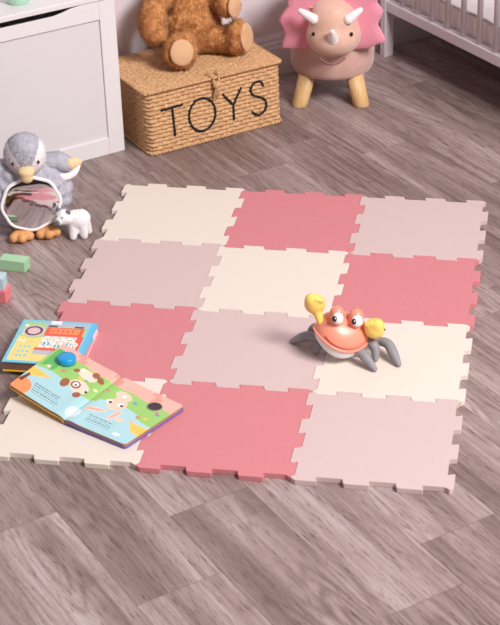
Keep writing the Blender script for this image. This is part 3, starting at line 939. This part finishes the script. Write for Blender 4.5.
def spread(p):
    s, t = p
    for a, b in LT:
        if abs(p[1] - a[1]) < 0.0052 and a[0] <= s <= b[0]: return 'text'
    # dog
    if inell(p, (0.335, 0.527), 0.020, 0.018): return 'dark'
    if inell(p, (0.332, 0.535), 0.045, 0.040): return 'white'
    if inell(p, (0.437, 0.500), 0.024, 0.018, -20): return 'dark'
    if inell(p, (0.333, 0.530), 0.078, 0.062, -15): return 'brown'
    if inell(p, (0.262, 0.475), 0.060, 0.080, 25): return 'brown'
    if inell(p, (0.405, 0.395), 0.060, 0.050, 0): return 'brown'
    if inell(p, (0.365, 0.525), 0.165, 0.100, -12): return 'dogcream'
    if inseg(p, (0.30, 0.66), (0.375, 0.62), 0.012): return 'yellow'
    if inell(p, (0.360, 0.665), 0.020, 0.016): return 'blue'
    if inell(p, (0.378, 0.810), 0.065, 0.045, -20): return 'brown'
    if inell(p, (0.438, 0.765), 0.070, 0.040, -30): return 'brown'
    if inell(p, (0.245, 0.735), 0.045, 0.032, 20): return 'brown'
    if inell(p, (0.275, 0.790), 0.035, 0.028, 0): return 'white'
    if inell(p, (0.335, 0.745), 0.165, 0.075, -8): return 'dogcream'
    # rabbit
    for c in ((0.622, 0.545), (0.706, 0.560)):
        if inell(p, c, 0.024, 0.020): return 'dark'
        if inell(p, (c[0] - 0.01, c[1] + 0.005), 0.042, 0.034): return 'white'
    if inell(p, (0.590, 0.330), 0.125, 0.016, 20) or inell(p, (0.735, 0.375), 0.016, 0.085, -12): return 'rabbitin'
    if inell(p, (0.595, 0.335), 0.150, 0.036, 20) or inell(p, (0.735, 0.370), 0.040, 0.120, -12) or inell(p, (0.79, 0.34), 0.06, 0.035, 0): return 'rabbit'
    if inell(p, (0.672, 0.555), 0.130, 0.120): return 'rabbit'
    if inell(p, (0.655, 0.72), 0.030, 0.030): return 'white'
    if inell(p, (0.655, 0.715), 0.125, 0.075, -10): return 'rabbit'
    for c, k in (((0.867, 0.50), 'pink'), ((0.915, 0.52), 'yellow'), ((0.945, 0.66), 'blue'), ((0.93, 0.69), 'pink'), ((0.529, 0.70), 'pink'), ((0.077, 0.566), 'dogcream'), ((0.47, 0.60), 'dogcream'), ((0.755, 0.69), 'blue'), ((0.18, 0.62), 'pink')):
        if inell(p, c, 0.028, 0.022): return k
    if inpoly(p, [(0.020, 0.52), (0.012, 0.9), (0.06, 0.91), (0.085, 0.62)]) or inpoly(p, [(0.105, 0.50), (0.060, 0.75), (0.100, 0.76), (0.13, 0.6)]): return 'leaf'
    if inpoly(p, [(0.003, 0.16), (0.02, 0.33), (0.043, 0.30), (0.034, 0.15)]): return 'trunk'
    if inell(p, (0.045, 0.07), 0.19, 0.16): return 'orange'
    if inpoly(p, [(-0.1, 0.34), (-0.1, 0.46), (0.174, 0.43), (0.054, 0.30)]) : return 'yellow'
    if inpoly(p, [(0.845, 0.40), (0.904, 0.375), (1.1, 0.37), (1.1, 0.17), (0.93, 0.23)]): return 'yellow'
    wl = 0.88 - 0.10 * s + 0.012 * math.sin(s * 30)
    if t > wl:
        q = math.floor(s * 16 + (0.5 if t > 0.94 else 0))
        return 'brickdark' if (q * 7) % 5 == 1 else 'brick'
    gl = 0.47 + 0.05 * math.sin(s * 11) + (0.05 if 0.55 < s < 0.85 else 0)
    if t > gl: return 'grass'
    if inell(p, (0.50, 0.15), 0.10, 0.10) or inell(p, (0.88, 0.10), 0.06, 0.03): return 'skylight'
    return 'sky'
# geometry of the open spread: world corner points of the printed surface
F0, F1 = Vector((0.133, -1.104, 0.0265)), Vector((0.212, -0.944, 0.0340))       # fold, front and back end
Lf, Lb = Vector((-0.006, -1.020, 0.0450)), Vector((0.069, -0.866, 0.0560))       # outer left corners
Rf, Rb = Vector((0.275, -1.172, 0.0240)), Vector((0.361, -1.020, 0.0240))       # outer right corners
def S(s, t):
    if s <= 0.5:
        k = s * 2; a = Lf.lerp(F0, k); b = Lb.lerp(F1, k)
    else:
        k = s * 2 - 1; a = F0.lerp(Rf, k); b = F1.lerp(Rb, k)
    p = a.lerp(b, t)
    d = abs(s - 0.5)
    p.z += 0.0022 * math.exp(-((d - 0.06) / 0.05) ** 2) - 0.002 * math.exp(-(d / 0.012) ** 2)
    return p
ob = thing('open_board_book', 'open children board book with dog and rabbit pages, lying across the mat corner', 'book', (0.13, -1.02, 0.012), R(-30))
obm = (Matrix.Translation(ob.location) @ Matrix.Rotation(R(-30), 4, 'Z')).inverted()
def rcorner(s, t, r=0.045):
    # rounded outer corners
    for cs, ct_ in ((0 + r / 2, r), (0 + r / 2, 1 - r), (1 - r / 2, r), (1 - r / 2, 1 - r)):
        ds = (s - cs) * 2; dt = t - ct_
        if (ds < 0) == (cs < 0.5) and (dt < 0) == (ct_ < 0.5) and math.hypot(ds, dt) > r and ds and dt: return False
    return True
def outline_h(s0, s1, r=0.045, inset=0.0):
    """closed outline of one half in (s,t)"""
    o_ = []
    def arc(cx, cy, a0, a1):
        for k in range(7):
            a = R(a0 + (a1 - a0) * k / 6); o_.append((cx + r / 2 * math.cos(a), cy + r * math.sin(a)))
    if s0 == 0:
        m = 16
        arc(r / 2 + inset, 1 - r - inset, 90, 180); arc(r / 2 + inset, r + inset, 180, 270)
        o_ += [(s0 + (s1 - s0) * k / m, inset) for k in range(2, m + 1)] + [(s0 + (s1 - s0) * k / m, 1 - inset) for k in range(m, 1, -1)]
    else:
        m = 16
        arc(1 - r / 2 - inset, r + inset, -90, 0); arc(1 - r / 2 - inset, 1 - r - inset, 0, 90)
        o_ += [(s1 - (s1 - s0) * k / m, 1 - inset) for k in range(2, m + 1)] + [(s1 - (s1 - s0) * k / m, inset) for k in range(m, 1, -1)]
    return o_
def half_slab(s0, s1, z_hi, z_lo, name, m, grow=0.0):
    bm = new_bm()
    ol = outline_h(s0, s1, inset=-grow)
    up = [bm.verts.new(obm @ (S(*p) + Vector((0, 0, z_hi)))) for p in ol]
    dn = [bm.verts.new(obm @ (S(*p) + Vector((0, 0, z_lo)))) for p in ol]
    # inner strips so that the curved top keeps its shape
    n = len(ol)
    for i in range(n): bm.faces.new((dn[i], dn[(i + 1) % n], up[(i + 1) % n], up[i]))
    bmesh.ops.triangle_fill(bm, edges=[e for e in bm.edges if e.verts[0] in set(up) and e.verts[1] in set(up)], use_beauty=True)
    bmesh.ops.triangle_fill(bm, edges=[e for e in bm.edges if e.verts[0] in set(dn) and e.verts[1] in set(dn)], use_beauty=True)
    return obj(name, bm, m, ob, smooth=False)
M['board'] = mat('board_edge', (176, 140, 118), 0.8, rgb2=(150, 112, 92), vscale=40, stretch=(1, 1, 60))
M['coverY'] = mat('cover_yellow', (246, 196, 50), 0.4)
M['coverP'] = mat('cover_purple', (120, 92, 190), 0.4)
lb_ = half_slab(0, 0.497, -0.0012, -0.0062, 'page_block', M['board'])
rb_ = half_slab(0.503, 1, -0.0012, -0.0075, 'page_block', M['board'])
half_slab(0, 0.497, -0.0063, -0.0085, 'cover', M['coverY'], 0.006)
half_slab(0.503, 1, -0.0076, -0.0100, 'cover', M['coverP'], 0.006)
bm = new_bm()
sp_ = [(s, t) for s in (0.485, 0.5, 0.515) for t in (-0.006, 1.006)]
pv = []
for s in (0.484, 0.492, 0.5, 0.508, 0.516):
    for t in (-0.006, 1.006):
        for dz in (-0.0085, -0.0105 + (0.0 if s == 0.5 else 0.001)):
            pv.append(obm @ (S(s, t) + Vector((0, 0, dz))))
fcs = []
for k in range(4):
    a = k * 4; b = a + 4
    fcs += [(a, b, b + 2, a + 2), (a + 1, a + 3, b + 3, b + 1), (a, a + 1, b + 1, b), (a + 2, b + 2, b + 3, a + 3)]
fcs += [(0, 2, 3, 1), (16, 17, 19, 18)]
add_geo(bm, pv, fcs)
for v in bm.verts:
    wz = (ob.matrix_world @ v.co)
obj('spine', bm, M['coverP'], ob, smooth=False)
HOLE = (0.872, 0.775)
for s0, s1, nm in ((0.0, 0.5, 'left_page'), (0.5, 1.0, 'right_page')):
    bm = new_bm(); nxp, nyp = 150, 150; g = []
    for j in range(nyp + 1):
        g.append([bm.verts.new(obm @ (S(s0 + (s1 - s0) * i / nxp, j / nyp))) for i in range(nxp + 1)])
    for j in range(nyp):
        for i in range(nxp):
            s = s0 + (s1 - s0) * (i + 0.5) / nxp; t = (j + 0.5) / nyp
            if not rcorner(s, t): continue
            if inell((s, t), HOLE, 0.098, 0.082): continue
            f = bm.faces.new((g[j][i], g[j][i + 1], g[j + 1][i + 1], g[j + 1][i])); f.material_index = PI_[spread((s, t))]
    bmesh.ops.delete(bm, geom=[v for v in bm.verts if not v.link_faces], context='VERTS')
    pgm = obj(nm, bm, PM, ob, smooth=False, fix=False)
    sd = pgm.modifiers.new('s', 'SOLIDIFY'); sd.thickness = 0.001; sd.offset = -1
# finger hole ring and squeaky button
def ring_at(c, rs, rt, rad, name, m, dz=0.0):
    bm = new_bm()
    tube(bm, [obm @ (S(c[0] + rs / 2 * math.cos(2 * PI * k / 36), c[1] + rt * math.sin(2 * PI * k / 36)) + Vector((0, 0, dz))) for k in range(36)], rad, 8, closed=True)
    return obj(name, bm, m, ob)
ring_at(HOLE, 0.096, 0.080, 0.0012, 'finger_hole_ring', pm('grey', (150, 146, 150)))
bm = new_bm()
dk = [bm.verts.new(obm @ (S(HOLE[0] + 0.048 * math.cos(2 * PI * k / 36), HOLE[1] + 0.08 * math.sin(2 * PI * k / 36)) + Vector((0, 0, -0.0008)))) for k in range(36)]
dn = [bm.verts.new(v.co - Vector((0, 0, 0.0003))) for v in dk]
bm.faces.new(dk); bm.faces.new(dn[::-1])
for k in range(36): bm.faces.new((dk[k], dn[k], dn[(k + 1) % 36], dk[(k + 1) % 36]))
obj('finger_hole_shade', bm, pm('hole_shade', (58, 48, 46)), ob, smooth=False)  # dark disc: shade inside the finger hole, put in as colour
M['button'] = mat('cyan_button', (28, 156, 214), 0.3)
bc = obm @ S(0.135, 0.775)
bm = new_bm()
lathe(bm, [(0, -0.002), (0.0195, -0.002), (0.0205, 0.003), (0.0200, 0.0105), (0.0180, 0.0130), (0.010, 0.0138), (0, 0.014)], 36, bc)
obj('squeaker_button', bm, M['button'], ob)

# closed book underneath
cbk = thing('closed_board_book', 'closed blue bordered board book with red fire engine cover, beneath the open book', 'book', (0.028, -0.832, 0.0122), R(1))
CC = [('frame', (120, 204, 232)), ('grass', (168, 212, 140)), ('yellow', (250, 220, 130)), ('red', (236, 92, 72)), ('orange', (246, 150, 84)), ('cream', (250, 238, 226)),
      ('grey', (186, 190, 204)), ('dark', (70, 62, 78)), ('pinkish', (228, 190, 196)), ('white', (252, 250, 250)), ('teal', (70, 180, 190)), ('spine', (96, 190, 232))]
CI = {k: i for i, (k, _) in enumerate(CC)}
CM = [mat('cover_' + k, c, 0.35) for k, c in CC]
def cover(p):
    s, t = p; A = 1.0
    if s > 0.935: return 'spine'
    if s < 0.045 or t < 0.05 or t > 0.945 or s > 0.905:
        if 0.39 < s < 0.53 and t > 0.93: return 'white'
        return 'frame'
    if 0.39 < s < 0.54 and t > 0.92: return 'white'
    if inell(p, (0.215, 0.74), 0.085, 0.080, asp=A): return 'pinkish'
    if inell(p, (0.215, 0.74), 0.118, 0.112, asp=A): return 'dark'
    if inell(p, (0.215, 0.74), 0.150, 0.140, asp=A): return 'pinkish'
    if 0.45 < s < 0.79 and 0.72 < t < 0.80: return 'red' if int((s - 0.45) * 30) % 2 == 0 and 0.73 < t < 0.79 else 'orange'
    if 0.43 < s < 0.82 and 0.70 < t < 0.82: return 'orange'
    for c in ((0.44, 0.875), (0.79, 0.875)):
        if abs(s - c[0]) < 0.06 and abs(t - c[1]) < 0.020: return 'dark'
    if 0.37 < s < 0.88 and 0.64 < t < 0.85: return 'red'
    for c in ((0.46, 0.55), (0.60, 0.50), (0.74, 0.55), (0.82, 0.46)):
        if inell(p, (c[0] - 0.018, c[1] + 0.01), 0.009, 0.011, asp=A) or inell(p, (c[0] + 0.018, c[1] + 0.01), 0.009, 0.011, asp=A): return 'dark'
        if inell(p, (c[0], c[1] - 0.035), 0.016, 0.012, asp=A): return 'orange'
        if inell(p, c, 0.056, 0.060, asp=A): return 'cream'
        if abs(s - c[0]) < 0.045 and c[1] - 0.13 < t < c[1] - 0.05: return 'teal' if int(s * 60) % 3 else 'white'
    if 0.82 < s and t < 0.66: return 'red'
    if 0.37 < s and 0.36 < t < 0.66: return 'pinkish' if (int(s * 30) + int(t * 22)) % 3 == 0 else 'cream'
    if s > 0.33 and t < 0.36: return 'red' if 0.30 < t else ('grey' if t > 0.2 else 'yellow')
    if t > 0.85 and s > 0.33: return 'grey'
    if t > 0.59 + 0.02 * math.sin(s * 20):
        if inell(p, (0.09, 0.86), 0.025, 0.025, asp=A) or inell(p, (0.10, 0.66), 0.022, 0.02, asp=A): return 'white'
        return 'grass'
    for (a, b, tt) in ((0.08, 0.17, 0.50), (0.10, 0.28, 0.37), (0.10, 0.30, 0.26), (0.09, 0.30, 0.16)):
        if a < s < b and abs(t - tt) < 0.026 and (int(s * 55) % 3 != 0): return 'frame' if tt != 0.50 else 'white'
    return 'yellow'
bw, bd, bh = 0.166, 0.176, 0.0245
bm = new_bm(); nxp = 130; g = []
for j in range(nxp + 1): g.append([bm.verts.new((-bw / 2 + bw * i / nxp, -bd / 2 + bd * j / nxp, bh)) for i in range(nxp + 1)])
for j in range(nxp):
    for i in range(nxp):
        f = bm.faces.new((g[j][i], g[j][i + 1], g[j + 1][i + 1], g[j + 1][i])); f.material_index = CI[cover(((i + 0.5) / nxp, (j + 0.5) / nxp))]
fcov = obj('front_cover', bm, CM, cbk, smooth=False, fix=False)
sd = fcov.modifiers.new('s', 'SOLIDIFY'); sd.thickness = 0.0022; sd.offset = -1
sd.use_rim = True
M['pagesdark'] = mat('page_edges_brown', (150, 110, 92), 0.8, rgb2=(100, 66, 56), vscale=30, stretch=(1, 1, 90))
bm = new_bm(); box(bm, -bw / 2 + 0.002, bw / 2 - 0.003, -bd / 2 + 0.002, bd / 2 - 0.002, 0.0026, bh - 0.0023); obj('pages', bm, M['pagesdark'], cbk, smooth=False)
bm = new_bm(); box(bm, -bw / 2, bw / 2, -bd / 2, bd / 2, 0, 0.0025); obj('back_cover', bm, M['coverY'], cbk, smooth=False, bevel=0.0005)
# spine with small print
bm = new_bm(); ns, nz_ = 60, 12; g = []
x = bw / 2 + 0.0002
for j in range(nz_ + 1): g.append([bm.verts.new((x + 0.0016 * math.sin(PI * j / nz_), -bd / 2 + bd * i / ns, 0.0002 + (bh - 0.0004) * j / nz_)) for i in range(ns + 1)])
for j in range(nz_):
    for i in range(ns):
        f = bm.faces.new((g[j][i], g[j][i + 1], g[j + 1][i + 1], g[j + 1][i]))
        a = i / ns; mi = 'spine'
        if j < 4: mi = 'white' if a > 0.15 else 'spine'
        if 4 <= j <= 8 and 0.72 < a < 0.93: mi = 'white'
        if j in (5, 6) and 0.76 < a < 0.9 and i % 2: mi = 'red'
        if 4 <= j <= 8 and 0.35 < a < 0.6 and i % 3: mi = 'orange'
        f.material_index = CI[mi]
spn = obj('spine', bm, CM, cbk, smooth=False, fix=False)
sd = spn.modifiers.new('s', 'SOLIDIFY'); sd.thickness = 0.0015; sd.offset = -1

# ---------------------------------------------------------------- toy crab
crx, cry, crz = 0.650, -0.768, 0.012
cr = thing('toy_crab', 'coral crab toy with yellow claws and grey legs standing on the mat', 'crab toy', (crx, cry, crz), 0)
OCr = (crx, cry, crz)
BC = Vector((0.651, -0.768, 0.068))
BM_ = Matrix.Rotation(R(20), 3, 'Z') @ Matrix.Rotation(R(16), 3, 'Y') @ Matrix.Rotation(R(-4), 3, 'X')
def BL(x, y, z): return BC + BM_ @ Vector((x, y, z))
def superbody(bm, top, grow=0.0):
    # top: coral dome above rim; bottom: white bowl
    seg = 48; rows = 14; verts = []; faces = []
    rx, ry = 0.060 + grow, 0.050 + grow
    for i in range(rows + 1):
        a = PI / 2 * i / rows
        for j in range(seg):
            t = 2 * PI * j / seg
            c, s = math.cos(t), math.sin(t)
            if top:
                h = 0.045 * math.sin(a); r = math.cos(a) ** 0.75 if a < PI / 2 - 1e-6 else 0
            else:
                h = -0.040 * math.sin(a); r = math.cos(a) ** 0.9 if a < PI / 2 - 1e-6 else 0
            dip = -0.019 * max(0, -s) ** 2      # rim dips to the front like a smile
            verts.append(BL(rx * r * c, ry * r * s, h + dip * r))
    for i in range(rows):
        for j in range(seg):
            faces.append((i * seg + j, i * seg + (j + 1) % seg, (i + 1) * seg + (j + 1) % seg, (i + 1) * seg + j))
    add_geo(bm, verts, faces)
    bmesh.ops.remove_doubles(bm, verts=bm.verts[:], dist=0.0003)
bm = new_bm(); superbody(bm, True)
shell = obj('shell', bm, M['coral'], cr, off=OCr)
bm = new_bm(); superbody(bm, False, -0.0015); obj('belly', bm, M['crabwhite'], cr, off=OCr)
bm = new_bm()
tube(bm, [BL(0.0605 * math.cos(t), 0.0505 * math.sin(t), -0.019 * max(0, -math.sin(t)) ** 2) for t in [2 * PI * k / 60 for k in range(60)]], 0.0028, 10, closed=True)
obj('rim', bm, M['coral'], shell, off=OCr)
bm = new_bm()
tube(bm, smooth_path([BL(-0.045, -0.0345, 0.004), BL(-0.027, -0.0465, -0.006), BL(0.0, -0.0520, -0.010), BL(0.027, -0.0465, -0.006), BL(0.045, -0.0345, 0.004)], 6), 0.0012, 8)
obj('mouth_line', bm, mat('coral_dark', (222, 112, 88), 0.4), shell, off=OCr)
def crab_eye(x, pupil):
    c = BL(x, -0.024, 0.048)
    def sh_(b):
        ellipsoid(b, c + Vector((0, 0.005, 0.002)), (0.0165, 0.016, 0.0185), seg=24, rings=16)
        limb(b, [BL(x * 0.85, -0.012, 0.022), tuple(c + Vector((0, 0.005, -0.004)))], [0.016, 0.015])
    st_ = obj('eye_stalk', organic(sh_, 0.0022, 3), M['coral'], cr, off=OCr, fix=False)
    ec = c + Vector((0.003, -0.0075, -0.001))
    bm = new_bm(); ellipsoid(bm, ec, (0.0120, 0.0105, 0.0138)); obj('eyeball', bm, M['eyewhite'], st_, off=OCr)
    bm = new_bm(); ellipsoid(bm, ec + Vector((-0.0055, -0.0088, 0.0030)), (0.0052, 0.0030, 0.0072)); obj('pupil', bm, M['black'], st_, off=OCr)
    bm = new_bm(); ellipsoid(bm, ec + Vector((-0.0040, -0.0117, 0.0060)), (0.0016, 0.0009, 0.0019), seg=10, rings=8); obj('eye_highlight', bm, M['eyewhite'], st_, off=OCr)
crab_eye(-0.029, 0); crab_eye(0.014, 0)
def claw(c, arm, s):
    c = Vector(c)
    def sh_(b):
        ellipsoid(b, c, (0.0225, 0.017, 0.0235), seg=24, rings=16)
        ellipsoid(b, c + Vector((s * 0.006, -0.004, 0.010)), (0.015, 0.014, 0.016))
        for k in (-1, 0, 1): ellipsoid(b, c + Vector((-s * 0.006 + k * 0.009, -0.008, 0.017 - abs(k) * 0.003)), (0.006, 0.008, 0.006), seg=12, rings=10)
        limb(b, [tuple(c + Vector((-s * 0.004, 0, -0.010))), tuple(Vector(arm))], [0.012, 0.0075])
    obj('claw', organic(sh_, 0.0024, 3), M['yellow'], cr, off=OCr, fix=False)
claw((0.595, -0.772, 0.138), BL(-0.050, -0.004, 0.016), -1)
claw((0.722, -0.776, 0.090), BL(0.052, -0.006, 0.012), 1)
def leg(pts, rad):
    bm = new_bm(); limb(bm, pts, rad, 14)
    for v in bm.verts: v.co.z = max(v.co.z, 0.0122)
    obj('leg', bm, M['legrey'], cr, off=OCr)
leg([(0.606, -0.755, 0.042), (0.580, -0.742, 0.040), (0.562, -0.738, 0.032), (0.540, -0.732, 0.018)], [0.009, 0.011, 0.0115, 0.006])
leg([(0.610, -0.742, 0.050), (0.590, -0.722, 0.050), (0.580, -0.712, 0.036), (0.574, -0.706, 0.018)], [0.008, 0.010, 0.010, 0.006])
leg([(0.622, -0.760, 0.034), (0.606, -0.762, 0.032), (0.598, -0.768, 0.024), (0.596, -0.772, 0.018)], [0.007, 0.008, 0.008, 0.005])
leg([(0.672, -0.790, 0.036), (0.694, -0.796, 0.040), (0.708, -0.806, 0.034), (0.728, -0.822, 0.018)], [0.009, 0.011, 0.0115, 0.006])
leg([(0.685, -0.765, 0.042), (0.706, -0.762, 0.050), (0.722, -0.770, 0.040), (0.726, -0.782, 0.018)], [0.009, 0.011, 0.011, 0.006])
leg([(0.690, -0.745, 0.044), (0.722, -0.742, 0.040), (0.748, -0.756, 0.042), (0.762, -0.776, 0.032), (0.776, -0.796, 0.018)], [0.008, 0.009, 0.011, 0.011, 0.006])
bm = new_bm(); ellipsoid(bm, (0.7445, -0.782, 0.092), (0.002, 0.0015, 0.002), seg=10, rings=8); obj('claw_dot', bm, M['black'], cr, off=OCr)
